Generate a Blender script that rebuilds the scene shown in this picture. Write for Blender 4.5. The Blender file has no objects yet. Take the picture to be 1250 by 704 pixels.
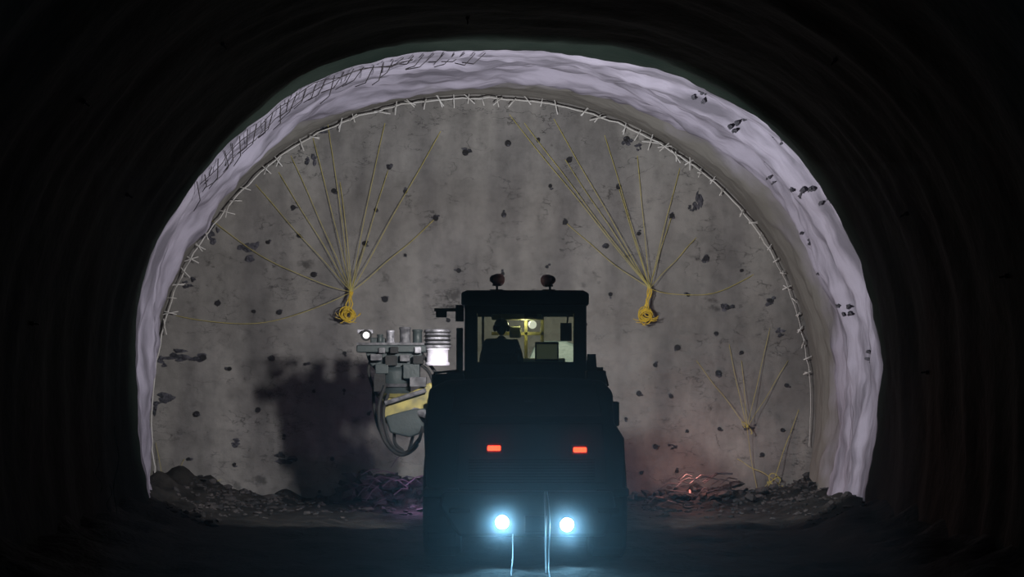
import bpy, bmesh, math, random
from mathutils import Vector, Matrix, noise, Euler
from mathutils.bvhtree import BVHTree
random.seed(7)
scene=bpy.context.scene
scene.view_settings.view_transform='Standard'
F=2281.0; CAMY=-36.8; CAMZ=2.5
A=math.atan(105/F)
FWD=Vector((0,math.cos(A),math.sin(A))); UP=Vector((0,-math.sin(A),math.cos(A)))
def W(px,py,y):
    d=FWD+Vector((1,0,0))*((px-625)/F)+UP*((352-py)/F)
    t=(y-CAMY)/d.y
    return Vector((d.x*t,y,CAMZ+d.z*t))
cam=bpy.data.cameras.new('camera'); co=bpy.data.objects.new('camera',cam); scene.collection.objects.link(co)
co.location=(0,CAMY,CAMZ); co.rotation_euler=(math.pi/2+A,0,0)
cam.sensor_width=36; cam.lens=F/1250*36; cam.clip_end=300; scene.camera=co
w=bpy.data.worlds.new('world'); scene.world=w; w.use_nodes=True
w.node_tree.nodes['Background'].inputs[0].default_value=(0.35,0.5,0.5,1)
w.node_tree.nodes['Background'].inputs[1].default_value=0.004

# ---------- materials
def mat(name,c1,c2=None,rough=0.8,metal=0.0,scale=4.0,bump=0.0,bscale=20.0,emit=None,estr=0,spec=0.3,stretch=(1,1,1)):
    m=bpy.data.materials.new(name); m.use_nodes=True; nt=m.node_tree; b=nt.nodes['Principled BSDF']
    b.inputs['Roughness'].default_value=rough; b.inputs['Metallic'].default_value=metal
    b.inputs['Specular IOR Level'].default_value=spec
    if c2 is None: c2=tuple(x*0.8 for x in c1)
    tc=nt.nodes.new('ShaderNodeTexCoord'); mp=nt.nodes.new('ShaderNodeMapping'); mp.inputs['Scale'].default_value=stretch
    n=nt.nodes.new('ShaderNodeTexNoise'); n.inputs['Scale'].default_value=scale; n.inputs['Detail'].default_value=6
    r=nt.nodes.new('ShaderNodeValToRGB'); r.color_ramp.elements[0].position=0.35; r.color_ramp.elements[1].position=0.65
    r.color_ramp.elements[0].color=(*c1,1); r.color_ramp.elements[1].color=(*c2,1)
    nt.links.new(tc.outputs['Object'],mp.inputs[0]); nt.links.new(mp.outputs[0],n.inputs['Vector'])
    nt.links.new(n.outputs[0],r.inputs[0]); nt.links.new(r.outputs[0],b.inputs['Base Color'])
    if bump:
        n2=nt.nodes.new('ShaderNodeTexNoise'); n2.inputs['Scale'].default_value=bscale; n2.inputs['Detail'].default_value=8
        bp=nt.nodes.new('ShaderNodeBump'); bp.inputs['Strength'].default_value=bump; bp.inputs['Distance'].default_value=0.05
        nt.links.new(tc.outputs['Object'],n2.inputs['Vector']); nt.links.new(n2.outputs[0],bp.inputs['Height']); nt.links.new(bp.outputs[0],b.inputs['Normal'])
    if emit:
        b.inputs['Emission Color'].default_value=(*emit,1); b.inputs['Emission Strength'].default_value=estr
    return m

def face_material():
    m=bpy.data.materials.new('shotcrete_face'); m.use_nodes=True; nt=m.node_tree; N=nt.nodes; L=nt.links; b=N['Principled BSDF']
    b.inputs['Roughness'].default_value=0.9; b.inputs['Specular IOR Level'].default_value=0.15
    tc=N.new('ShaderNodeTexCoord')
    def nz(scale,det,st=(1,1,1),rough=0.55,loc=(0,0,0)):
        mp=N.new('ShaderNodeMapping'); mp.inputs['Scale'].default_value=st; mp.inputs['Location'].default_value=loc
        n=N.new('ShaderNodeTexNoise'); n.inputs['Scale'].default_value=scale; n.inputs['Detail'].default_value=det; n.inputs['Roughness'].default_value=rough
        L.new(tc.outputs['Object'],mp.inputs[0]); L.new(mp.outputs[0],n.inputs['Vector']); return n
    def ramp(n,p0,c0,p1,c1):
        r=N.new('ShaderNodeValToRGB'); r.color_ramp.elements[0].position=p0; r.color_ramp.elements[1].position=p1
        r.color_ramp.elements[0].color=(*c0,1); r.color_ramp.elements[1].color=(*c1,1); L.new(n.outputs[0],r.inputs[0]); return r
    def mul(a,c,f=1):
        x=N.new('ShaderNodeMixRGB'); x.blend_type='MULTIPLY'; x.inputs[0].default_value=f; L.new(a.outputs[0],x.inputs[1]); L.new(c.outputs[0],x.inputs[2]); return x
    base=ramp(nz(0.45,6),0.35,(0.180,0.175,0.168),0.65,(0.262,0.256,0.248))
    streak=ramp(nz(1.0,5,(1.3,1,0.22)),0.38,(0.70,0.70,0.72),0.58,(1,1,1))
    fine=ramp(nz(5,8,(1,1,1),0.7),0.33,(0.80,0.80,0.80),0.55,(1,1,1))
    def vein(scale,st,loc,wd,dark,m0,m1):
        nd=nz(scale,5,st,0.55,loc)
        mth=N.new('ShaderNodeMath'); mth.operation='SUBTRACT'; mth.inputs[1].default_value=0.5; L.new(nd.outputs[0],mth.inputs[0])
        ab=N.new('ShaderNodeMath'); ab.operation='ABSOLUTE'; L.new(mth.outputs[0],ab.inputs[0])
        cr=ramp(ab,0.0,dark,wd,(1,1,1))
        msk=ramp(nz(1.1,3,(1,1,1),.6,loc),m0,(0,0,0),m1,(1,1,1))
        cm=N.new('ShaderNodeMixRGB'); L.new(msk.outputs[0],cm.inputs[0]); cm.inputs[1].default_value=(1,1,1,1); L.new(cr.outputs[0],cm.inputs[2]); return cm
    v1=vein(1.1,(0.8,1,1.5),(0,0,0),.008,(.36,.36,.36),.50,.58)
    v2=vein(2.0,(0.8,1,2.2),(4,2,9),.010,(.38,.38,.40),.53,.59)
    blot=ramp(nz(1.3,7,(1,1,1.4),.65,(7,1,3)),.30,(.45,.45,.45),.37,(1,1,1))
    out=mul(mul(mul(mul(mul(base,streak),fine),v1),v2),blot)
    L.new(out.outputs[0],b.inputs['Base Color'])
    bn=nz(6,8,(1,1,1),0.6); bp=N.new('ShaderNodeBump'); bp.inputs['Strength'].default_value=0.4; bp.inputs['Distance'].default_value=0.05
    L.new(bn.outputs[0],bp.inputs['Height']); L.new(bp.outputs[0],b.inputs['Normal'])
    return m
def ring_material():
    m=bpy.data.materials.new('shotcrete_lining'); m.use_nodes=True; nt=m.node_tree; N=nt.nodes; L=nt.links; b=N['Principled BSDF']
    b.inputs['Roughness'].default_value=0.85; b.inputs['Specular IOR Level'].default_value=0.2
    tc=N.new('ShaderNodeTexCoord'); sep=N.new('ShaderNodeSeparateXYZ'); L.new(tc.outputs['Object'],sep.inputs[0])
    n=N.new('ShaderNodeTexNoise'); n.inputs['Scale'].default_value=0.9; n.inputs['Detail'].default_value=5; L.new(tc.outputs['Object'],n.inputs['Vector'])
    ad=N.new('ShaderNodeMath'); ad.operation='MULTIPLY_ADD'; ad.inputs[1].default_value=1.6; L.new(n.outputs[0],ad.inputs[0]); L.new(sep.outputs[1],ad.inputs[2])
    mr=N.new('ShaderNodeMapRange'); mr.inputs[1].default_value=-1.1; mr.inputs[2].default_value=-0.5; L.new(ad.outputs[0],mr.inputs[0])
    mp=N.new('ShaderNodeMapping'); mp.inputs['Scale'].default_value=(.45,2.4,.45); L.new(tc.outputs['Object'],mp.inputs[0])
    n2=N.new('ShaderNodeTexNoise'); n2.inputs['Scale'].default_value=1.6; n2.inputs['Detail'].default_value=8; L.new(mp.outputs[0],n2.inputs['Vector'])
    r=N.new('ShaderNodeValToRGB'); r.color_ramp.elements[0].position=0.36; r.color_ramp.elements[1].position=0.58
    r.color_ramp.elements[0].color=(0.130,0.124,0.155,1); r.color_ramp.elements[1].color=(0.315,0.300,0.375,1); L.new(n2.outputs[0],r.inputs[0])
    x=N.new('ShaderNodeMixRGB'); L.new(mr.outputs[0],x.inputs[0]); L.new(r.outputs[0],x.inputs[1]); x.inputs[2].default_value=(0.160,0.156,0.145,1)
    L.new(x.outputs[0],b.inputs['Base Color'])
    n3=N.new('ShaderNodeTexNoise'); n3.inputs['Scale'].default_value=5; n3.inputs['Detail'].default_value=8; L.new(mp.outputs[0],n3.inputs['Vector'])
    bp=N.new('ShaderNodeBump'); bp.inputs['Strength'].default_value=0.4; bp.inputs['Distance'].default_value=0.08
    L.new(n3.outputs[0],bp.inputs['Height']); L.new(bp.outputs[0],b.inputs['Normal'])
    return m
M_face=face_material(); M_ring=ring_material()
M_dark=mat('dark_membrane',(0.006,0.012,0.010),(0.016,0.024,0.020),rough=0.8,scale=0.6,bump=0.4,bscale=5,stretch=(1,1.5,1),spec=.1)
M_ground=mat('wet_muck',(0.009,0.009,0.009),(0.030,0.028,0.026),rough=0.8,scale=2.5,bump=0.9,bscale=9,spec=.15)
M_rock=mat('broken_rock',(0.018,0.019,0.021),(0.075,0.068,0.068),rough=0.8,scale=3,bump=0.6,bscale=18)
M_rockd=mat('exposed_dark_rock',(0.025,0.027,0.034),(0.085,0.085,0.105),rough=0.6,scale=7,bump=0.6,bscale=18)
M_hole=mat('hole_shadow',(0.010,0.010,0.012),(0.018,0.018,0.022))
M_yel=mat('yellow_tube',(0.62,0.43,0.04),(0.42,0.30,0.04),rough=0.5,scale=14)
M_yelf=mat('yellow_wire',(0.46,0.40,0.10),(0.36,0.32,0.09),rough=0.6)
M_white=mat('white_plastic',(0.62,0.62,0.62),(0.5,0.49,0.47),rough=0.5)
M_rebar=mat('rebar_steel',(0.04,0.035,0.04),(0.07,0.065,0.07),rough=0.6,metal=0.4)
M_scrap=mat('scrap_steel',(0.16,0.14,0.15),(0.09,0.08,0.09),rough=0.5,metal=0.4)
M_body=mat('machine_paint_dark',(0.022,0.030,0.032),(0.033,0.042,0.043),rough=0.5,scale=3,bump=0.1)
M_black=mat('black_rubber',(0.012,0.012,0.013),(0.02,0.02,0.02),rough=0.85,bump=0.2)
M_yp=mat('machine_yellow',(0.27,0.23,0.07),(0.10,0.095,0.05),rough=0.5,scale=5)
M_steel=mat('worn_steel',(0.34,0.34,0.38),(0.09,0.09,0.1),rough=0.5,metal=0.3,scale=9)
M_steeld=mat('dirty_steel',(0.11,0.11,0.12),(0.035,0.035,0.04),rough=0.6,scale=12)
M_bolt=mat('bolt_plate',(0.10,0.10,0.11))
M_drum=mat('pale_drum',(0.8,0.78,0.88),(0.6,0.58,0.68),rough=0.5,scale=6)
M_int=mat('cab_lining',(0.38,0.38,0.26),(0.28,0.29,0.19),rough=0.8)
M_lamp=mat('lamp_lens',(1,1,1),rough=0.3,emit=(0.80,0.96,1.0),estr=30)
M_lamp2=mat('work_lamp_lens',(1,1,1),rough=0.3,emit=(1,0.97,0.9),estr=12)
M_small=mat('small_lamp_lens',(.6,.6,.6),rough=0.3,emit=(0.95,0.95,1.0),estr=.9)
M_tail=mat('tail_light_lens',(0.5,0.02,0.01),rough=0.3,emit=(1,0.06,0.02),estr=4.0)
M_tailr=mat('tail_light_rim',(0.10,0.012,0.012),rough=0.4)
M_red=mat('lamp_housing_red',(0.22,0.07,0.06),(0.12,0.05,0.05),rough=0.5)
M_cloth=mat('work_jacket',(0.02,0.025,0.03),(0.03,0.035,0.04),rough=0.9,bump=0.3)
M_skin=mat('skin',(0.35,0.2,0.14),(0.3,0.17,0.12),rough=0.6)
M_helm=mat('helmet_shell',(0.07,0.07,0.04),(0.05,0.05,0.03),rough=0.4)
M_hair=mat('hair',(0.02,0.015,0.01))
M_screen=mat('monitor_screen',(0.1,0.12,0.1),rough=0.2,emit=(0.35,0.4,0.3),estr=0.08)
M_cable=mat('pale_cable',(0.5,0.55,0.58),(0.35,0.4,0.45),rough=0.5)
M_wirew=mat('loose_wire',(0.16,0.22,0.22))
def glass():
    m=bpy.data.materials.new('cab_glass'); m.use_nodes=True; nt=m.node_tree; nt.nodes.clear()
    o=nt.nodes.new('ShaderNodeOutputMaterial'); t=nt.nodes.new('ShaderNodeBsdfTransparent'); g=nt.nodes.new('ShaderNodeBsdfGlossy'); g.inputs['Roughness'].default_value=0.1
    t.inputs[0].default_value=(0.90,0.94,0.80,1)
    x=nt.nodes.new('ShaderNodeMixShader'); x.inputs[0].default_value=0.05
    nt.links.new(t.outputs[0],x.inputs[1]); nt.links.new(g.outputs[0],x.inputs[2]); nt.links.new(x.outputs[0],o.inputs[0]); return m
M_glass=glass()

# ---------- helpers
def empty(name,loc=(0,0,0)):
    e=bpy.data.objects.new(name,None); e.empty_display_size=0.2; e.location=loc; scene.collection.objects.link(e); return e
def link(o,m=None,parent=None,smooth=False):
    scene.collection.objects.link(o)
    if m: o.data.materials.append(m)
    if parent is not None:
        o.parent=parent; o.matrix_parent_inverse=Matrix.Translation(-parent.location)
    if smooth:
        for p in o.data.polygons: p.use_smooth=True
    return o
def mesh(name,v,f,m,parent=None,smooth=False):
    d=bpy.data.meshes.new(name); d.from_pydata([tuple(x) for x in v],[],f); d.update()
    return link(bpy.data.objects.new(name,d),m,parent,smooth)
def bevel(o,wd=0.02,seg=2):
    if wd: 
        b=o.modifiers.new('bevel','BEVEL'); b.width=wd; b.segments=seg; b.limit_method='ANGLE'
    return o
def box(name,c,s,m,parent=None,rot=(0,0,0),bv=0.02):
    R=Euler(rot).to_matrix(); c=Vector(c)
    v=[c+R@Vector((x*s[0]/2,y*s[1]/2,z*s[2]/2)) for x in(-1,1) for y in(-1,1) for z in(-1,1)]
    f=[(0,1,3,2),(4,6,7,5),(0,4,5,1),(2,3,7,6),(0,2,6,4),(1,5,7,3)]
    return bevel(mesh(name,v,f,m,parent),min(bv,min(s)*0.3))
def bpx(name,x0,p0,x1,p1,yn,yf,m,parent=None,bv=0.02):
    a=W(x0,p1,yn); b=W(x1,p0,yn)
    return box(name,((a.x+b.x)/2,(yn+yf)/2,(a.z+b.z)/2),(abs(b.x-a.x),abs(yf-yn),abs(b.z-a.z)),m,parent,bv=bv)
def prism(name,poly,yn,yf,m,parent=None,bv=0.04):
    P=[W(x,y,yn) for x,y in poly]; n=len(P)
    v=[Vector((p.x,yn,p.z)) for p in P]+[Vector((p.x,yf,p.z)) for p in P]
    f=[tuple(range(n)),tuple(reversed(range(n,2*n)))]+[(i,i+n,(i+1)%n+n,(i+1)%n) for i in range(n)]
    return bevel(mesh(name,v,f,m,parent),bv)
def frame(d):
    d=d.normalized(); u=Vector((0,0,1)) if abs(d.z)<0.9 else Vector((1,0,0))
    a=d.cross(u).normalized(); return a,d.cross(a).normalized()
def tube_geo(pts,r,n=8,cap=True):
    V=[];Fc=[]
    rr=r if isinstance(r,(list,tuple)) else [r]*len(pts)
    for i,p in enumerate(pts):
        d=(pts[min(i+1,len(pts)-1)]-pts[max(i-1,0)]); a,b=frame(d)
        for k in range(n):
            t=2*math.pi*k/n; V.append(p+(a*math.cos(t)+b*math.sin(t))*rr[i])
    for i in range(len(pts)-1):
        for k in range(n):
            Fc.append((i*n+k,i*n+(k+1)%n,(i+1)*n+(k+1)%n,(i+1)*n+k))
    if cap: Fc.append(tuple(range(n))); Fc.append(tuple(range((len(pts)-1)*n,len(pts)*n)))
    return V,Fc
def tube(name,pts,r,m,parent=None,n=10,smooth=True):
    V,Fc=tube_geo([Vector(p) for p in pts],r,n); o=mesh(name,V,Fc,m,parent,False)
    if smooth:
        for p in o.data.polygons: p.use_smooth=(len(p.vertices)==4)
    return o
def multi(name,lst,m,parent=None,n=5):
    V=[];Fc=[]
    for pts,r in lst:
        v,f=tube_geo([Vector(p) for p in pts],r,n); o=len(V); V+=v; Fc+=[tuple(i+o for i in q) for q in f]
    return mesh(name,V,Fc,m,parent,False)
def sag(a,b,s,n=12,wob=0.0):
    a=Vector(a);b=Vector(b);out=[]
    ph=random.random()*6
    for i in range(n+1):
        t=i/n; p=a.lerp(b,t); p.z-=s*4*t*(1-t); p.x+=wob*math.sin(ph+t*7)*t*(1-t)*4; out.append(p)
    return out
ico={}
def rock_geo(c,s,seed,sub=2):
    if sub not in ico:
        bm=bmesh.new(); bmesh.ops.create_icosphere(bm,subdivisions=sub,radius=1)
        ico[sub]=([v.co.copy() for v in bm.verts],[tuple(v.index for v in f.verts) for f in bm.faces]); bm.free()
    V0,F0=ico[sub]; off=Vector((seed*3.1,seed*1.7,seed*0.9)); V=[]
    R=Euler((seed,seed*2,seed*3)).to_matrix()
    for v in V0:
        k=1+0.75*noise.noise(v*1.3+off)+0.4*noise.noise(v*3+off)
        q=R@(v*k); V.append(Vector(c)+Vector((q.x*s[0],q.y*s[1],q.z*s[2])))
    return V,F0
def rocks(name,lst,m,parent=None,sub=2):
    V=[];Fc=[]
    for c,s,sd in lst:
        v,f=rock_geo(c,s,sd,sub); o=len(V); V+=v; Fc+=[tuple(i+o for i in q) for q in f]
    return mesh(name,V,Fc,m,parent)

# ---------- tunnel profiles
inner=[(190,632),(184,570),(181,510),(186,450),(198,390),(218,335),(255,275),(300,222),(350,180),(410,148),(475,127),(540,117),(610,116),(680,124),(750,144),(815,176),(870,215),(915,262),(950,315),(975,375),(990,440),(994,500),(990,560),(984,632)]
outer=[(190,660),(176,620),(166,560),(163,490),(166,420),(178,350),(203,280),(240,225),(285,172),(340,125),(400,92),(460,72),(530,62),(620,62),(700,66),(770,76),(835,98),(900,132),(955,175),(1000,228),(1033,285),(1055,345),(1067,410),(1071,480),(1070,545),(1060,610),(1045,660)]
def resample(P,n):
    D=[]
    for i in range(len(P)-1):
        p0=P[max(i-1,0)];p1=P[i];p2=P[i+1];p3=P[min(i+2,len(P)-1)]
        for k in range(12):
            t=k/12
            D.append(0.5*((2*p1)+(p2-p0)*t+(2*p0-5*p1+4*p2-p3)*t*t+(3*p1-p0-3*p2+p3)*t**3))
    D.append(P[-1]); L=[0]
    for i in range(1,len(D)): L.append(L[-1]+(D[i]-D[i-1]).length)
    out=[];j=0
    for i in range(n):
        s=L[-1]*i/(n-1)
        while j<len(D)-2 and L[j+1]<s: j+=1
        t=(s-L[j])/max(1e-9,L[j+1]-L[j]); out.append(D[j].lerp(D[j+1],min(1,max(0,t))))
    return out
NS=420; YR=-5.0
PI=resample([W(x,y,0) for x,y in inner],NS); PO=resample([W(x,y,YR) for x,y in outer],NS)
def pt(i,y):
    """lining point: index along arc, depth y"""
    t=min(1,max(0,y/YR)); te=t
    a=PI[i].lerp(PO[i],te)
    i0=max(0,i-2); i1=min(NS-1,i+2)
    tg=(PI[i1]-PI[i0]).lerp(PO[i1]-PO[i0],te); nrm=Vector((-tg.z,0,tg.x)).normalized()   # outward
    s=i/NS*20
    wv=0.30*noise.noise(Vector((s*0.22,y*0.9,3.1)))+0.21*noise.noise(Vector((s*0.6,y*2.2,7.7)))+0.09*noise.noise(Vector((s*1.8,y*4,1.2)))+0.045*noise.noise(Vector((s*5,y*6,5.2)))
    k=min(1,t*3.5)
    if y>=YR:
        k*= 1-0.45*max(0,(t-0.8)/0.2)
    else:
        ph=((-y-5.6)%1.3)/1.3
        k=0.55*max(0.5,1-(YR-y)*0.3)
        wv-= 0.022*math.exp(-((ph-0.5)*5)**2)*min(1,(YR-y)*2)/k
    q=a+nrm*wv*k; return Vector((q.x,y,q.z)),nrm
def loft(name,ys,m):
    V=[];Fc=[]
    for y in ys:
        for i in range(NS): V.append(pt(i,y)[0])
    for j in range(len(ys)-1):
        for i in range(NS-1): a=j*NS+i; Fc.append((a,a+1,a+NS+1,a+NS))
    return mesh(name,V,Fc,m,None,True)
lining=loft('tunnel_lining',[0.25-5.25*j/90 for j in range(91)],M_ring)
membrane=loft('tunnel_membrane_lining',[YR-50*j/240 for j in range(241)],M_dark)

# face (wall_back)
cx,cz=W(590,420,0).x,W(590,420,0).z
def face_y(x,z):
    p=Vector((x,0,z))
    return 0.10*noise.noise(p*0.5)+0.07*noise.noise(p*1.3+Vector((5,5,5)))+0.035*noise.noise(p*3.3)+0.015*noise.noise(p*8)
NR=110; V=[];Fc=[]
for j in range(NR+1):
    k=j/NR
    for i in range(NS):
        x=cx+(PI[i].x-cx)*k*1.02; z=cz+(PI[i].z-cz)*k*1.02
        V.append(Vector((x,face_y(x,z)+0.18*(1-k**4)-0.05,z)))
for j in range(NR):
    for i in range(NS-1): a=j*NS+i; Fc.append((a,a+1,a+NS+1,a+NS))
base=len(V); NB=120
for j in range(NR+1):
    k=j/NR
    a=PI[0];b=PI[-1]
    for i in range(NB+1):
        q=a.lerp(b,i/NB); x=cx+(q.x-cx)*k*1.02; z=cz+(q.z-cz)*k*1.02
        V.append(Vector((x,face_y(x,z)+0.18*(1-k**4)-0.05,z)))
for j in range(NR):
    for i in range(NB): a=base+j*(NB+1)+i; Fc.append((a,a+1,a+NB+2,a+NB+1))
wall=mesh('wall_back',V,Fc,M_face,None,True)
bvh=BVHTree.FromPolygons([tuple(v) for v in V],Fc)
def FS(px,py,off=0.0):
    o=Vector((0,CAMY,CAMZ)); d=(W(px,py,0)-o).normalized()
    h=bvh.ray_cast(o,d)[0]
    if h is None: h=W(px,py,0.05)
    return h-d*off

# floor
V=[];Fc=[];NX=150
ys=[0.6-7*j/110 for j in range(110)]+[-6.4-0.25*j for j in range(1,190)]
def gz(x,y):
    p=Vector((x,y,0))
    z=0.06*noise.noise(p*0.7)+0.05*noise.noise(p*1.9)+0.03*noise.noise(p*5)
    if y>-3.0:
        k=(y+3.0)/3.0; z+=k*k*(0.13+0.18*noise.noise(p*0.8+Vector((3,1,0)))+0.16*noise.noise(p*2.6))
    e=max(0,abs(x+0.1)-4.8); z+=min(0.45,e*0.28)*(1+0.8*noise.noise(p*1.5))
    return z
for y in ys:
    for i in range(NX+1):
        x=-7.4+14.8*i/NX; V.append(Vector((x,y,gz(x,y))))
for j in range(len(ys)-1):
    for i in range(NX): a=j*(NX+1)+i; Fc.append((a,a+1,a+NX+2,a+NX+1))
mesh('floor',V,Fc,M_ground,None,True)

# rubble
L=[]
for k in range(1700):
    x=random.uniform(-6.2,5.9); y=-abs(random.gauss(0,1.5))-0.1
    if random.random()<0.22: x=random.choice((-1,1))*random.uniform(4.9,5.9); y=random.uniform(-6,0)
    s=random.uniform(0.012,0.05)*(2.0 if random.random()<0.10 else 1)
    if -0.9<x<1.2 and y<-3: continue
    L.append(((x,y,gz(x,y)+s*0.2),(s*random.uniform(0.8,1.8),s,s*random.uniform(0.4,0.9)),k*0.37))
for k in range(110):
    x=random.gauss(-2.4,0.5); y=random.uniform(-1.3,-0.4); s=random.uniform(0.04,0.15)
    L.append(((x,y,gz(x,y)+random.uniform(0,0.45)),(s*1.3,s,s*0.8),k*0.91))
for k in range(80):
    x=random.gauss(3.4,0.7); y=random.uniform(-1.3,-0.4); s=random.uniform(0.04,0.11)
    L.append(((x,y,gz(x,y)+random.uniform(0,0.2)),(s*1.3,s,s*0.8),k*0.77))
rocks('rubble_pile',L,M_rock,None,1)

# exposed rock patches in face & lining
L=[]
for (x,y,sx,sz) in [(303,309,15,15),(250,288,13,10),(262,280,9,10),(853,243,7,15),(567,184,9,4),(620,175,5,3),(765,172,8,6),(780,180,6,5),(888,375,9,6),(212,432,26,9),(240,436,14,7),(200,488,20,12),(950,405,8,6),(940,368,8,7),(845,255,6,5),(398,160,12,6),(380,195,8,9),(230,345,9,7),(862,316,6,5),(915,520,10,5),(820,545,7,4),(350,560,16,9),(290,540,10,6),(195,440,12,9),(186,495,8,12)]:
    for q in range(6):
        p=FS(x+random.uniform(-.7,.7)*sx,y+random.uniform(-.7,.7)*sz,-0.015)
        L.append((p,(sx/62*0.45*random.uniform(.5,1.2),0.04,sz/62*0.45*random.uniform(.5,1.1)),x*0.13+q*1.7))
for i,yy,sx in [(300,-3.4,0.06),(312,-4.1,0.08),(270,-4.3,0.08),(326,-3.0,0.06),(240,-4.4,0.05),(350,-3.6,0.07),(120,-4.3,0.06),(296,-4.6,.05),(339,-2.4,.05),(283,-4.0,.07),(318,-4.5,.06),(365,-4.2,.07),(305,-2.6,.05)]:
    for q in range(5):
        p,n=pt(min(NS-1,i+random.randint(-2,2)),yy+random.uniform(-.25,.25)); L.append((p+n*.03,(sx*.6,0.16,sx*0.6),i*0.3+q*1.3))
rocks('exposed_rock',L,M_rockd,wall)

# drill holes
HO=[(408,233),(475,204),(568,186),(620,175),(532,266),(445,297),(358,253),(690,271),(615,262),(755,228),(820,263),(862,315),(888,375),(940,367),(383,335),(332,437),(341,381),(266,370),(248,436),(470,365),(827,424),(315,500),(240,505),(695,195),(765,170),(780,480),(800,545),(877,455),(560,330),(740,300),(500,440),(230,560),(960,470),(905,430),(280,450),(840,360),(905,330),(450,505),(390,600),(310,380)]
nmain=30
tries=0
while len(HO)<85 and tries<3000:
    tries+=1; x=random.uniform(205,975); y=random.uniform(150,590)
    if ((x-588)/385)**2+((y-500)/365)**2>0.92 and y<500: continue
    if all(math.hypot(x-a,y-b)>34 for a,b in HO): HO.append((x,y))
V=[];Fc=[]; L2=[]
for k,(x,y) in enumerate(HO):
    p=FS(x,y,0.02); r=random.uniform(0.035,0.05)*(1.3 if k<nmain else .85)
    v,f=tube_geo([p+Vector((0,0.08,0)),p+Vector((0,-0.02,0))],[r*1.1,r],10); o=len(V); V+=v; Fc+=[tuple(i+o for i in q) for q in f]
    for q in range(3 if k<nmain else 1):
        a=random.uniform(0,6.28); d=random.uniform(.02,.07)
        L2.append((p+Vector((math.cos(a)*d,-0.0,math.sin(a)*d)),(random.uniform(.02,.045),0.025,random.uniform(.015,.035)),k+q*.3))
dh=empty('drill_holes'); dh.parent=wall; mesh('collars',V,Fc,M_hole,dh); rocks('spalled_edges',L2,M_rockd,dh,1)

# detonator cord clusters
def taut(h,ex,ey,s,hubpx):
    n=22; out=[]; bow=random.uniform(-4,4)+s*20; ph=random.random()*6
    dx=ex-hubpx[0]; dy=ey-hubpx[1]; l=math.hypot(dx,dy)+1e-6
    for i in range(n+1):
        t=i/n; f=4*t*(1-t)
        x=hubpx[0]+dx*t; y=hubpx[1]+dy*t+bow*f*abs(dx)/l+1.2*math.sin(ph+t*9)*f; x+=bow*.4*f*(-1 if dx>0 else 1)*abs(dy)/l
        out.append(FS(x,y,0.05+0.27*(1-t)**2))
    out[-1]=FS(ex,ey,0.0); return out
def cluster(hub,coil,ends):
    e=empty('detonator_cord',tuple(FS(*hub,0.3)))
    h=FS(*hub,0.32); L=[]
    for (x,y,s) in ends: L.append((taut(h,x,y,s,hub),0.0060))
    multi('wires',L,M_yelf,e,5)
    c=W(*coil,-0.3); L=[]
    for q in range(9):
        R=random.uniform(.05,.13); tl=random.uniform(-.8,.8); oc=Vector((random.uniform(-.05,.05),random.uniform(-.05,.05),random.uniform(-.05,.05)))
        L.append(([c+oc+Vector((R*math.cos(t),R*math.sin(t)*tl,R*random.uniform(.95,1.05)*math.sin(t))) for t in [2*math.pi*i/20 for i in range(21)]],0.012))
    L.append((sag(h,c+Vector((0,0,.1)),0,6,.02),0.018)); L.append((sag(h+Vector((.03,0,0)),c+Vector((.05,0,.1)),0,6,.03),0.014))
    L.append((sag(h+Vector((-.03,0,.02)),c+Vector((-.06,0,-.05)),0,6,.03),0.012))
    multi('coil',L,M_yel,e,6)
    L=[]
    for q in range(7):
        a=random.uniform(2.9,6.5); L.append((sag(c+Vector((0,0,-.05)),c+Vector((math.cos(a)*.25,-.03,math.sin(a)*.20)),0.04,6,.03),0.007))
    multi('tails',L,M_yel,e,5)
cluster((429,356),(425,384),[(355,190,.2),(312,225,.3),(382,168,.1),(415,222,.05),(470,150,.1),(445,297,0),(475,204,.03),(538,160,.1),(532,266,.1),(250,262,.7),(340,210,.4),(215,385,.9),(400,150,.2)])
cluster((793,352),(788,385),[(622,140,.1),(640,150,.3),(676,145,.1),(690,195,.15),(738,165,0),(755,228,.0),(778,190,0),(830,205,.1),(820,263,.03),(850,290,.08),(690,271,.3),(920,335,.7)])
def cluster2(hub,ends,n=4,r=.0045):
    e=empty('detonator_cord',tuple(FS(*hub,0.2))); h=FS(*hub,0.2); L=[]
    for (x,y,s) in ends: L.append((taut(h,x,y,s,hub),r))
    for q in range(n):
        a=random.uniform(0,6.28); L.append(([h+Vector((0.1*math.cos(t+a)*(1+.2*q),-0.02*q,0.12*math.sin(t)))+Vector((0,0,-.08*q)) for t in [2*math.pi*i/16 for i in range(14)]],0.009))
    multi('wires',L,M_yelf,e,5)
cluster2((912,522),[(890,420,.05),(905,440,0),(940,400,0),(962,440,.1),(850,440,.1),(925,600,0)],1)
cluster2((945,585),[(900,560,.1),(975,500,.1),(925,600,.0),(962,610,0)],6,.0055)
cluster2((203,602),[(190,540,.05),(260,590,.1),(225,560,.0),(188,590,0),(270,585,.2)],4)

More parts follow.
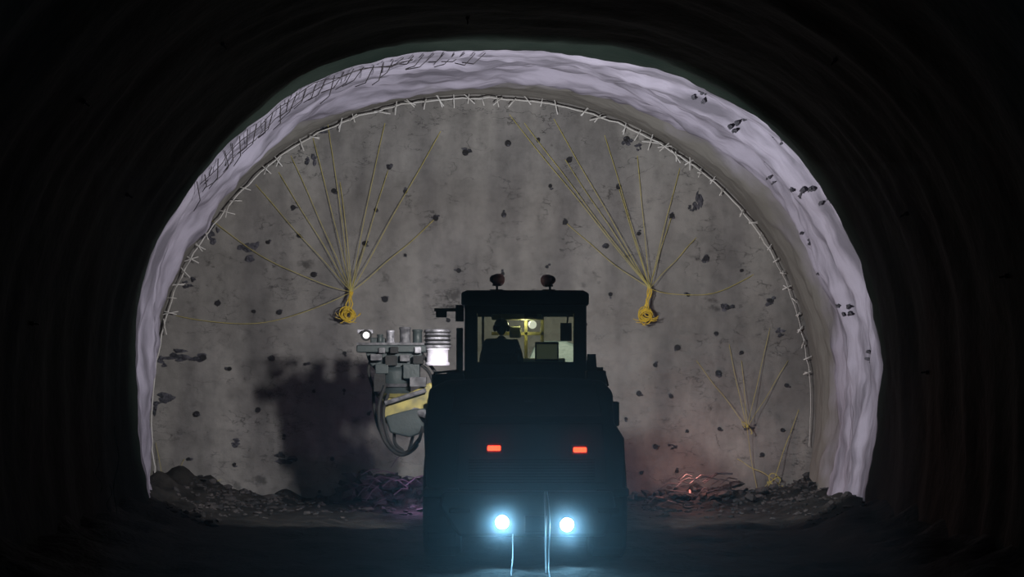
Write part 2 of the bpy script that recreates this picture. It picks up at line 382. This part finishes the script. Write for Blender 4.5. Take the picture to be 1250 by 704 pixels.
# perimeter white cord and hooks
e=empty('contour_marker_string',tuple(PI[NS//2])); L=[];cpts=[]
def inset(i,d,y):
    p=PI[i]; i0=max(0,i-3);i1=min(NS-1,i+3); tg=(PI[i1]-PI[i0]).normalized(); nn=Vector((-tg.z,0,tg.x))
    return Vector((p.x,y,p.z))-nn*d,nn,tg
for i in range(14,330,3):
    p,n,t=inset(i,0.10+0.04*noise.noise(Vector((i*.2,0,0))),-0.18); cpts.append(p)
multi('cord',[(cpts,0.013)],M_white,e,6)
multi('cord_slack',[([inset(i,0.10+0.05*noise.noise(Vector((i*.3,3,0))),-0.18)[0] for i in range(329,396,3)],0.006)],M_white,e,6)
L=[]
for i in range(60,375,5):
    if random.random()<0.15: continue
    p,n,t=inset(i,0.12+random.uniform(-.05,.05),-0.2)
    for q in range(random.choice((1,2,2))):
        a=random.uniform(-1.2,1.2); d=(n*math.cos(a)+t*math.sin(a)).normalized(); l=random.uniform(.07,.17)*(1 if i<290 else .55)
        L.append(([p-d*l,p+Vector((0,-.04,0)),p+d*l],0.011))
multi('hooks',L,M_white,e,5)
# rebar mesh on lining (upper left)
e=empty('rebar_mesh',tuple(pt(150,-4.5)[0])); L=[]
for i in range(108,206,3):
    a,n=pt(i,-4.97); a2,n2=pt(min(NS-1,i-6+random.randint(-2,2)),-3.6-random.uniform(0,.8)); d=random.uniform(.05,.18)
    L.append(([a-n*.04,(a+a2)/2-n*(d+.05),a2-n2*d],0.009))
for yy,dd in ((-4.8,.06),(-4.5,.1)):
    L.append(([pt(i,yy)[0]-pt(i,yy)[1]*(dd+.03*math.sin(i*.4)) for i in range(108,184,3)],0.007))
multi('bars',L,M_rebar,e,4)

# rock bolt plates and hanging wire on dark lining
L=[]
for (i,y) in [(96,-9),(330,-10),(60,-12),(370,-9),(140,-11),(290,-12),(200,-8),(110,-14),(350,-14)]:
    p,n=pt(i,y); L.append(([p+n*.02,p-n*.05],0.03)); L.append(([p-n*.05,p-n*.12],0.012))
multi('rock_bolt_plates',L,M_bolt,membrane,8)
L=[]
for (x,y0,y1,yy) in [(72,600,668,-9),(75,575,640,-9),(133,590,632,-8),(140,520,628,-8),(120,560,600,-8.5)]:
    a=W(x,y0,yy);b=W(x+3,y1,yy); L.append((sag(a,b,0,10,.06),0.007))
multi('hanging_wires',L,M_wirew,None,5)

# scrap rebar
L=[]
for k in range(30):
    a=W(random.uniform(790,880),random.uniform(584,618),random.uniform(-1.6,-.5)); l=random.uniform(.25,.7); an=random.uniform(-.5,.7)
    L.append(([a,a+Vector((l*.5*math.cos(an),.05,l*.5*math.sin(an)+.06)),a+Vector((l*math.cos(an),.1,l*math.sin(an)*.7))],0.011))
multi('rebar_scrap',L,M_scrap,None,5)
L=[]
for k in range(22):
    a=W(random.uniform(430,500),random.uniform(570,622),random.uniform(-1.9,-1.2)); l=random.uniform(.2,.5); an=random.uniform(-1,1)
    L.append(([a,a+Vector((l*.5*math.cos(an),.05,l*.5*math.sin(an)+.05)),a+Vector((l*math.cos(an),.1,l*math.sin(an)))],0.011))
multi('rebar_scrap',L,M_scrap,None,5)

def lamp(name,kind,loc,power,col,parent=None,target=None,size=0.1,spot=None,blend=0.2):
    l=bpy.data.lights.new(name,kind); l.energy=power; l.color=col; l.shadow_soft_size=size
    o=bpy.data.objects.new(name,l); scene.collection.objects.link(o); o.location=loc
    if target is not None: o.rotation_euler=(Vector(target)-Vector(loc)).to_track_quat('-Z','Y').to_euler()
    if spot: l.spot_size=math.radians(spot); l.spot_blend=blend
    if parent: o.parent=parent; o.matrix_parent_inverse=Matrix.Translation(-parent.location)
    return o
def beacon(px,py,y,col,power,lh):
    p=W(px,py,y); e=empty('signal_lamp',tuple(p))
    M=mat('beacon_lens',col,rough=.3,emit=col,estr=.4)
    tube('base',[p+Vector((0,0,-.10)),p+Vector((0,0,-.03))],[.05,.04],M_black,e); tube('lens',[p+Vector((0,0,-.03)),p+Vector((0,0,.02)),p+Vector((0,0,.04))],[.022,.022,.01],M,e)
    lamp('light','POINT',p+Vector((0,-.25,lh)),power,col,e,size=.12)
beacon(842,600,-1.1,(1,.42,.34),30,.55)
beacon(506,622,-1.9,(.8,.45,.9),18,.4)

# =================== machine
V0=W(641,687,-12); mc=empty('charging_loader',(V0.x,-10,0)); MX=V0.x
def wheel(x,y,nm):
    R=.72; wd=.5; s=1 if x>MX else -1
    prof=[(R*.55,-wd/2),(R*.93,-wd/2),(R,-wd*.38),(R,wd*.38),(R*.93,wd/2),(R*.55,wd/2)]
    V=[];Fc=[];n=40
    for i in range(n):
        t=2*math.pi*i/n
        for (r,o) in prof: 
            rr=r+(0.03 if (r>R*.95 and i%2) else 0); V.append(Vector((x+o,y+rr*math.cos(t),.72+rr*math.sin(t))))
    k=len(prof)
    for i in range(n):
        for j in range(k): Fc.append((i*k+j,((i+1)%n)*k+j,((i+1)%n)*k+(j+1)%k,i*k+(j+1)%k))
    mesh(nm,V,Fc,M_black,mc)
    tube(nm+'_hub',[Vector((x-s*.2,y,.72)),Vector((x+s*.12,y,.72)),Vector((x+s*.2,y,.72))],[.40,.34,.15],M_yp,mc,16)
for nm,x,y in (('wheel_rl',MX-1.12,-10.95),('wheel_rr',MX+1.12,-10.95),('wheel_fl',MX-1.12,-7.3),('wheel_fr',MX+1.12,-7.3)): wheel(x,y,nm)
box('chassis',(MX,-9.1,.85),(1.5,5.6,.55),M_body,mc)
box('axle_rear',(MX,-10.95,.72),(2.0,.25,.25),M_body,mc); box('axle_front',(MX,-7.3,.72),(2.0,.25,.25),M_body,mc)
prism('engine_hood',[(530,600),(520,595),(517,520),(524,474),(545,464),(600,461),(700,461),(735,464),(748,478),(750,515),(762,535),(765,600),(755,608)],-12.0,-10.9,M_body,mc,.05)
prism('rear_bumper',[(540,600),(748,600),(752,618),(738,655),(560,655),(536,618)],-12.25,-11.9,M_body,mc,.04)
prism('hood_hatch',[(556,468),(728,468),(736,508),(550,508)],-12.06,-11.95,M_body,mc,.02)
prism('radiator_frame',[(560,516),(736,516),(742,590),(556,590)],-12.07,-11.95,M_body,mc,.02)
for k in range(9):
    bpx('grille_slat_%d'%k,572,560+k*3.4,726,561.6+k*3.4,-12.11,-12.02,M_black,mc,0.004)
bpx('hatch_handle',640,488,662,491,-12.12,-12.05,M_steeld,mc,.005)
bpx('fender_left',517,596,560,606,-12.1,-10.1,M_body,mc); bpx('fender_right',728,596,768,606,-12.1,-10.1,M_body,mc)
for s,x in ((0,548),(1,730)):
    bpx('step_%d'%s,x,620,x+26,626,-12.3,-12.0,M_black,mc)
bpx('drawbar',640,630,668,650,-12.45,-12.1,M_body,mc)
box('platform',(MX,-8.6,1.65),(2.4,4.6,.35),M_body,mc)
box('front_frame',(MX,-6.4,1.2),(1.5,1.4,.8),M_body,mc)
box('front_outrigger_beam',(MX,-5.7,.7),(2.6,.25,.3),M_yp,mc)
for s in (-1,1): 
    tube('outrigger_leg_%d'%s,[Vector((MX+s*1.25,-5.7,.8)),Vector((MX+s*1.25,-5.7,.1))],.08,M_steel,mc); box('outrigger_pad_%d'%s,(MX+s*1.25,-5.7,.07),(.35,.35,.08),M_steel,mc)
prism('shadow_block',[(652,424),(660,416),(692,416),(712,424),(716,440),(728,470),(732,535),(640,535),(640,450)],-6.7,-6.0,M_body,mc,.05)  # added block, shaped to throw a shadow on the right of the face
prism('hose_basket',[(540,470),(600,462),(640,470),(640,535),(545,535)],-6.7,-6.1,M_body,mc,.05)
# cab
yr,yf=-10.9,-9.35
prism('roof',[(563,357),(570,354),(712,354),(719,358),(719,372),(563,372)],-11.02,-9.25,M_body,mc,.02)
bpx('cab_rear_header',567,371,716,381,yr,yr+.07,M_body,mc); bpx('cab_rear_sill',567,443,716,466,yr,yr+.07,M_body,mc)
bpx('cab_post_rl',567,371,583,466,yr,yr+.1,M_body,mc); bpx('cab_post_rr',700,371,716,466,yr,yr+.1,M_body,mc)
a=W(567,372,yr); b=W(716,466,yr); zt,zb=a.z,1.8; xl,xr=a.x,b.x
for s,x in (('l',xl+.04),('r',xr-.04)):
    box('cab_side_sill_'+s,(x,(yr+yf)/2,(zb+2.6)/2),(.07,yf-yr,2.6-zb),M_body,mc)
    box('cab_side_header_'+s,(x,(yr+yf)/2,zt-.06),(.07,yf-yr,.12),M_body,mc)
    box('cab_post_f'+s,(x,yf-.04,(zt+zb)/2),(.08,.08,zt-zb),M_body,mc)
    box('cab_mid_post_'+s,(x,-10.1,(zt+2.6)/2),(.06,.07,zt-2.6),M_body,mc)
box('cab_front_sill',((xl+xr)/2,yf-.03,(zb+2.62)/2),(xr-xl,.06,2.62-zb),M_int,mc)
box('cab_front_header',((xl+xr)/2,yf-.03,zt-.06),(xr-xl,.06,.12),M_body,mc)
box('cab_floor',((xl+xr)/2,(yr+yf)/2,1.85),(xr-xl,yf-yr,.08),M_black,mc)
bpx('rear_window',582,380,701,444,yr+.03,yr+.036,M_glass,mc,0)
bpx('window_gasket_top',582,380,701,382.5,yr-.01,yr+.02,M_black,mc,.003); bpx('window_gasket_bottom',582,441.5,701,444.5,yr-.01,yr+.02,M_black,mc,.003)
# interior
bpx('ceiling_console',600,383,662,390,-9.75,-9.5,M_int,mc); bpx('console_panel',622,398,636,412,-9.7,-9.6,M_int,mc)
bpx('monitor',653,417,682,441,-9.85,-9.8,M_black,mc); bpx('monitor_screen',655,420,680,438,-9.86,-9.851,M_screen,mc,0)
bpx('dashboard',596,437,690,455,-9.75,-9.4,M_int,mc)
bpx('yellow_strut',660,386,664,440,-9.5,-9.45,M_yp,mc,.005); bpx('yellow_strut_b',640,386,644,440,-9.5,-9.45,M_yp,mc,.005); bpx('yellow_rail',600,405,664,409,-9.5,-9.45,M_yp,mc,.005)
p=W(650,396,-9.7); tube('dome_lamp',[p+Vector((0,.05,0)),p+Vector((0,0,0)),p+Vector((0,-.03,0))],[.06,.06,.04],M_small,mc,16)
tube('mirror_arm',[W(694,380,-9.9),W(692,398,-9.9)],.012,M_black,mc)
bpx('interior_mirror',684,394,698,416,-9.92,-9.88,M_black,mc)
bpx('headset_hook',640,382,656,388,-10.4,-10.3,M_black,mc)
bpx('side_grab_handle',588,384,591,440,-9.6,-9.55,M_black,mc,.004)
S=W(612,440,-10.35); sx=S.x
seat=[('seat_base',(sx,-10.2,2.05),(.4,.4,.3)),('seat_cushion',(sx,-10.15,2.27),(.5,.5,.13)),('seat_backrest',(sx,-10.46,2.55),(.46,.1,.5))]
for n_,c_,s_ in seat: box(n_,c_,s_,M_black,mc,bv=.04)
c=Vector((sx,-9.72,2.62)); tube('steering_wheel',[c+Vector((.19*math.cos(t),.07*math.sin(t),.17*math.sin(t)-.0)) for t in [2*math.pi*i/24 for i in range(25)]],.015,M_black,mc)
tube('steering_column',[c,Vector((sx,-9.5,2.1))],.03,M_black,mc)
lamp('cab_light','POINT',W(640,400,-9.62)+Vector((0,-.05,.12)),17,(1,.98,.72),mc,size=.06)
# roof work lamps
for k,(x,y) in enumerate(((606,341),(670,342))):
    yy=-9.35
    p=W(x,y,yy); b=W(x+(1 if k==0 else 2),356,yy)
    s=-1 if k==0 else 1
    tube('roof_lamp_post_%d'%k,[b,p],.018,M_black,mc)
    d=Vector((-.55*s,.85,-.05)).normalized()
    tube('roof_lamp_body_%d'%k,[p-d*.12,p-d*.10,p+d*.0,p+d*.08],[.03,.055,.085,.095],M_red,mc,16)
    tube('roof_lamp_lens_%d'%k,[p+d*.081,p+d*.09],.085,M_lamp2,mc,16)
    box('roof_lamp_bracket_%d'%k,p+Vector((0,0,-.08)),(.12,.05,.03),M_black,mc)
    bpx('roof_lamp_foot_%d'%k,x-8,353,x+8,357,yy-.05,yy+.05,M_black,mc,.005)
    lamp('roof_work_light_%d'%k,'SPOT',p+d*.12+Vector((0,.03,0)),(1850,800)[k],(1,.98,.975),mc,p+Vector((.1*s,9.5,-.3+.3*k)),.13,118,.18)
# cab left fittings
bpx('side_lamp_bracket',530,376,566,380,-10.2,-10.15,M_black,mc,.005); bpx('side_lamp_bracket_b',556,372,566,392,-10.25,-10.1,M_black,mc,.005)
bpx('side_work_lamp',532,379,545,387,-10.25,-10.1,M_black,mc,.01)
lamp('side_work_light','SPOT',W(538,392,-10.15),10,(.95,.93,1),mc,W(485,440,-4),.06,50,.6)
bpx('cab_side_pillar',557,400,565,452,-10.8,-10.7,M_yp,mc,.01)
tube('handrail_right',[W(716,452,-11),W(738,455,-11.3),W(742,470,-11.5)],.018,M_black,mc)
tube('handrail_left',[W(530,470,-11.9),W(530,455,-11.9),W(560,452,-11.9)],.016,M_black,mc)
bpx('air_filter_box',716,452,740,480,-11.6,-11.0,M_body,mc); tube('air_filter',[W(722,432,-11.2),W(722,455,-11.2)],[.06,.08],M_black,mc,14)
tube('exhaust_pipe',[W(732,448,-11.2),W(732,470,-11.2)],.05,M_black,mc,12)
bpx('tool_box_left',527,456,566,475,-11.4,-10.6,M_body,mc); bpx('cab_step_left',545,452,568,462,-10.9,-10.0,M_body,mc)
bpx('extinguisher_box',742,490,756,520,-11.6,-11.3,M_body,mc)
# tail lights & rear lamps
for k,(x,y) in enumerate(((603,547),(708,549))):
    bpx('tail_light_rim_%d'%k,x-10,y-6,x+10,y+6,-12.13,-12.05,M_tailr,mc,.01)
    bpx('tail_light_%d'%k,x-8,y-3,x+8,y+3,-12.17,-12.1,M_tail,mc,.01)
    lamp('tail_glow_%d'%k,'POINT',W(x,y,-12.3),.35,(1,.05,.03),mc,size=.03)
for k,(x,y) in enumerate(((613,637),(692,640))):
    p=W(x,y,-12.3)
    tube('rear_lamp_housing_%d'%k,[p+Vector((0,.1,0)),p+Vector((0,-.03,0))],[.08,.11],M_black,mc,20)
    tube('rear_lamp_lens_%d'%k,[p+Vector((0,-.02,0)),p+Vector((0,-.05,0)),p+Vector((0,-.065,0))],[.09,.08,.05],M_lamp,mc,20)
    lamp('rear_light_%d'%k,'SPOT',p+Vector((0,-.10,0)),90,(.25,.66,1),mc,p+Vector((0,-5,-.7)),.05,150,.8)
# boom assembly left-front
y0=-4.2
bpx('boom_platform',435,421,520,430,y0-.2,y0+.5,M_body,mc); bpx('boom_platform_rail',435,418,518,421,y0-.22,y0-.16,M_steeld,mc,.005)
prism('boom_head',[(446,430),(516,430),(512,444),(500,452),(458,452),(450,442)],y0-.1,y0+.4,M_body,mc,.02)
def drum(nm,x0,x1,yt,yb,m,yy=y0):
    a=W((x0+x1)/2,yt,yy);b=W((x0+x1)/2,yb,yy);r=(x1-x0)/2/70
    h=(a-b)
    tube(nm,[b,b+h*.02,b+h*.15,b+h*.2,b+h*.85,b+h*.9,a],[r*.9,r,r,r*.88,r*.88,r,r*.9],m,mc,20)
drum('hose_reel_drum',519,549,424,446,M_drum); drum('reel_top',517,551,402,425,M_steel); 
for k in range(4): drum('reel_ring_%d'%k,516,552,404+k*5,406+k*5,M_black)
drum('valve_cylinder',487,502,399,421,M_steeld); drum('valve_cylinder_b',503,516,402,421,M_body); drum('small_cylinder',471,482,403,420,M_steel)
drum('small_cylinder_b',460,468,408,420,M_body)
bpx('control_block',452,412,470,422,y0,y0+.3,M_body,mc)
p=W(447,409,y0-.1); tube('boom_lamp_body',[p+Vector((0,.12,0)),p],[.06,.1],M_black,mc,14); tube('boom_lamp_lens',[p+Vector((0,-.005,0)),p+Vector((0,-.03,0))],[.06,.04],M_small,mc,14)
bpx('tool_tray',436,402,455,407,y0,y0+.3,M_steel,mc,.01)
for k,(x0,a0,x1,b0,mm) in enumerate([(452,432,466,440,M_steeld),(470,434,484,446,M_black),(488,433,500,441,M_steeld),(504,434,516,444,M_black),(458,444,474,456,M_body),(492,444,512,462,M_body),(456,456,470,478,M_black),(500,460,520,472,M_steeld),(462,424,470,431,M_steeld),(476,423,486,431,M_black),(506,423,514,431,M_steel)]):
    bpx('fitting_%d'%k,x0,a0,x1,b0,y0-.28+.02*(k%3),y0+.1,mm,mc,.012)
tube('swivel_joint',[W(482,448,y0+.1),W(482,454,y0+.1),W(482,462,y0+.1),W(484,488,y0+.1)],[.30,.30,.28,.25],M_body,mc,20)
tube('swivel_collar',[W(482,468,y0+.1),W(482,472,y0+.1)],[.31,.31],M_steeld,mc,20)
tube('swivel_collar_b',[W(483,480,y0+.1),W(483,485,y0+.1)],[.29,.29],M_yp,mc,20)
prism('boom_elbow',[(466,486),(498,480),(526,466),(534,485),(524,512),(504,524),(480,526),(466,510)],y0-.15,y0+.3,M_yp,mc,.04)
prism('boom_elbow_cover',[(470,508),(500,500),(522,498),(522,526),(500,534),(476,528)],y0-.3,y0-.1,M_body,mc,.03)
tube('elbow_cylinder',[W(470,492,y0-.25),W(520,476,y0-.25)],.04,M_steeld,mc)
box('boom_arm',((W(525,488,y0).x+MX-.3)/2+.1,y0-.6,1.95),(1.6,.35,.35),M_yp,mc,(0,-.05,-.45),.03)
tube('lift_cylinder',[W(500,500,y0),Vector((MX-.4,-6.2,1.5))],.07,M_steeld,mc)
box('boom_mast',(MX-.3,-6.0,1.7),(.5,.5,1.0),M_body,mc)
hs=[[(470,470),(462,500),(468,535),(488,555),(508,545),(516,520)],[(474,480),(468,505),(476,540),(495,552),(512,535)],[(482,520),(482,540),(492,550)],[(506,520),(502,540),(496,553),(486,545)],[(452,440),(450,455),(458,478),(468,490)],[(505,440),(522,452),(530,470)],[(515,432),(530,452),(540,462)],[(463,455),(456,480),(460,515),(474,545)]]
def smoothc(P,n=8):
    P=[Vector(p) for p in P];D=[]
    for i in range(len(P)-1):
        p0=P[max(i-1,0)];p1=P[i];p2=P[i+1];p3=P[min(i+2,len(P)-1)]
        for k in range(n):
            t=k/n; D.append(0.5*((2*p1)+(p2-p0)*t+(2*p0-5*p1+4*p2-p3)*t*t+(3*p1-p0-3*p2+p3)*t**3))
    D.append(P[-1]); return D
multi('hydraulic_hoses',[(smoothc([W(x,y,y0-.3+.07*k) for x,y in h]),.028) for k,h in enumerate(hs)],M_black,mc,8)
# trailing cables
e=empty('trailing_cable',tuple(W(665,600,-12.3)))
def cab(pts,r): tube('cable',smoothc(pts,8),r,M_cable,e,8)
def G(x,y,r=.015): return Vector((x,y,gz(x,y)+r))
a=W(665,600,-12.35)
cab([a,a+Vector((0,-.15,-.25)),a+Vector((0,-.5,-.75)),G(a.x,-13.3),G(a.x-.02,-14.5),G(a.x-.03,-16),G(a.x,-18),G(a.x+.02,-20),G(a.x-.05,-24),G(a.x-.05,-28)],.010)
cab([a+Vector((.03,0,0)),a+Vector((.06,-.2,-.3)),a+Vector((.04,-.6,-.8)),G(a.x+.03,-13.5),G(a.x+.05,-15),G(a.x+.05,-18),G(a.x+.06,-22),G(a.x+.02,-28)],.008)
b=W(626,652,-12.4)
cab([b,b+Vector((0,-.3,-.25)),G(b.x-.02,-13.4),G(b.x-.0,-15),G(b.x-.03,-18),G(b.x,-22),G(b.x,-28)],.009)

# =================== operator
op=empty('machine_operator',(sx,-10.15,2.35))
def skin(name,vs,es,rs,m,parent,sub=2):
    d=bpy.data.meshes.new(name); d.from_pydata([tuple(v) for v in vs],es,[]); o=bpy.data.objects.new(name,d); link(o,m,parent)
    o.modifiers.new('skin','SKIN'); sv=d.skin_vertices[0].data
    for i,r in enumerate(rs): sv[i].radius=(r if isinstance(r,tuple) else (r,r))
    sv[0].use_root=True
    s=o.modifiers.new('sub','SUBSURF'); s.levels=sub; s.render_levels=sub; o.modifiers['skin'].use_smooth_shade=True; return o
B=Vector((sx,-10.22,2.42))
def q(x,y,z): return B+Vector((x,y,z))
vs=[q(0,0,0),q(0,.01,.2),q(0,.0,.42),q(0,.02,.55),q(0,.04,.64),
 q(-.19,.0,.51),q(-.26,.08,.24),q(-.17,.33,.18),q(.19,.0,.51),q(.26,.08,.24),q(.17,.33,.18),
 q(-.1,.05,-.02),q(-.13,.42,.02),q(-.13,.46,-.38),q(-.13,.58,-.43),q(.1,.05,-.02),q(.13,.42,.02),q(.13,.46,-.38),q(.13,.58,-.43)]
es=[(0,1),(1,2),(2,3),(3,4),(2,5),(5,6),(6,7),(2,8),(8,9),(9,10),(0,11),(11,12),(12,13),(13,14),(0,15),(15,16),(16,17),(17,18)]
rs=[(.17,.13),(.18,.13),(.20,.13),.085,.065,.10,.07,.042,.10,.07,.042,.1,.075,.055,.045,.1,.075,.055,.045]
skin('body',vs,es,rs,M_cloth,op)
for s in (-1,1):
    wr=q(s*.17,.34,.18); 
    skin('palm_%d'%s,[wr,wr+Vector((0,.045,0)),wr+Vector((0,.085,-.005))],[(0,1),(1,2)],[(.028,.022),(.04,.018),(.04,.016)],M_skin,op)
    for f_,(ox,l) in enumerate(((-.03,.065),(-.01,.075),(.01,.07),(.03,.055))):
        r0=wr+Vector((ox,.085,0)); skin('finger_%d_%d'%(s,f_),[r0,r0+Vector((0,l*.5,.0)),r0+Vector((0,l*.8,-.025)),r0+Vector((0,l*.75,-.05))],[(0,1),(1,2),(2,3)],[.010,.009,.008,.007],M_skin,op,1)
    r0=wr+Vector((-s*.03,.03,0)); skin('thumb_%d'%s,[r0,r0+Vector((-s*.03,.03,0)),r0+Vector((-s*.035,.06,-.015))],[(0,1),(1,2)],[.012,.010,.008],M_skin,op,1)
def ellips(name,c,s,m,parent,fn=None,seg=24):
    bm=bmesh.new(); bmesh.ops.create_uvsphere(bm,u_segments=seg,v_segments=16,radius=1)
    for v in bm.verts:
        if fn: v.co=fn(v.co.copy())
        v.co=Vector(c)+Vector((v.co.x*s[0],v.co.y*s[1],v.co.z*s[2]))
    d=bpy.data.meshes.new(name); bm.to_mesh(d); bm.free(); return link(bpy.data.objects.new(name,d),m,parent,True)
H=q(0,.06,.75)
def headf(c):
    if c.z<0: c.x*=1+.25*c.z; c.y*=1+.12*c.z
    if c.y>.8 and abs(c.x)<.18 and -.35<c.z<.05: c.y+=.2
    return c
ellips('head',H,(.078,.098,.118),M_skin,op,headf,32)
for s in (-1,1):
    ellips('ear_%d'%s,H+Vector((s*.078,0,-.01)),(.012,.02,.03),M_skin,op); ellips('eye_%d'%s,H+Vector((s*.03,.088,.0)),(.012,.008,.009),M_white,op)
    ellips('earmuff_%d'%s,H+Vector((s*.092,0,-.01)),(.03,.04,.05),M_black,op)
ellips('mouth',H+Vector((0,.085,-.055)),(.022,.008,.006),M_red,op)
ellips('hair',H+Vector((0,-.02,.0)),(.08,.092,.105),M_hair,op)
def hel(c):
    if c.z<0: c.z*=.15
    return c
ellips('helmet',H+Vector((0,0,.03)),(.105,.13,.105),M_helm,op,hel,32)
ellips('helmet_brim',H+Vector((0,.05,.028)),(.10,.13,.012),M_helm,op)
tube('helmet_ridge',[H+Vector((0,.12*math.cos(t),.03+.108*math.sin(t))) for t in [math.pi*i/12 for i in range(13)]],.012,M_helm,op)

# haze volumes added behind the machine for the rear lamps' glow
def haze(name,dens,c,s,sphere=False):
    m=bpy.data.materials.new(name); m.use_nodes=True; nt=m.node_tree; nt.nodes.clear()
    o=nt.nodes.new('ShaderNodeOutputMaterial'); v=nt.nodes.new('ShaderNodeVolumeScatter'); v.inputs['Density'].default_value=dens; v.inputs['Color'].default_value=(.8,.92,1,1); v.inputs['Anisotropy'].default_value=0.2
    nt.links.new(v.outputs[0],o.inputs['Volume'])
    if sphere:
        # halo added around a rear lamp, thinning out with distance
        g=nt.nodes.new('ShaderNodeNewGeometry'); dn=nt.nodes.new('ShaderNodeVectorMath'); dn.operation='DISTANCE'; dn.inputs[1].default_value=tuple(c)
        mr=nt.nodes.new('ShaderNodeMapRange'); mr.inputs[1].default_value=0; mr.inputs[2].default_value=s[0]; mr.inputs[3].default_value=1; mr.inputs[4].default_value=0
        pw=nt.nodes.new('ShaderNodeMath'); pw.operation='POWER'; pw.inputs[1].default_value=2
        ml=nt.nodes.new('ShaderNodeMath'); ml.operation='MULTIPLY'; ml.inputs[1].default_value=dens
        nt.links.new(g.outputs['Position'],dn.inputs[0]); nt.links.new(dn.outputs['Value'],mr.inputs[0]); nt.links.new(mr.outputs[0],pw.inputs[0]); nt.links.new(pw.outputs[0],ml.inputs[0]); nt.links.new(ml.outputs[0],v.inputs['Density'])
        return ellips(name,c,s,m,hz)
    return box(name,c,s,m,hz,bv=0)
hz=empty('glow_haze',(0,-14,1))
haze('wide_glow_haze',0.042,(0,-14.4,2.3),(9,4.7,5))  # added box of haze, spreads a wide glow around the rear lamps
for k,(x,y) in enumerate(((613,637),(692,640))):
    haze('lamp_halo',0.5,W(x,y,-12.6),(.55,.55,.55),True)  # denser balls added as the halo of each rear lamp
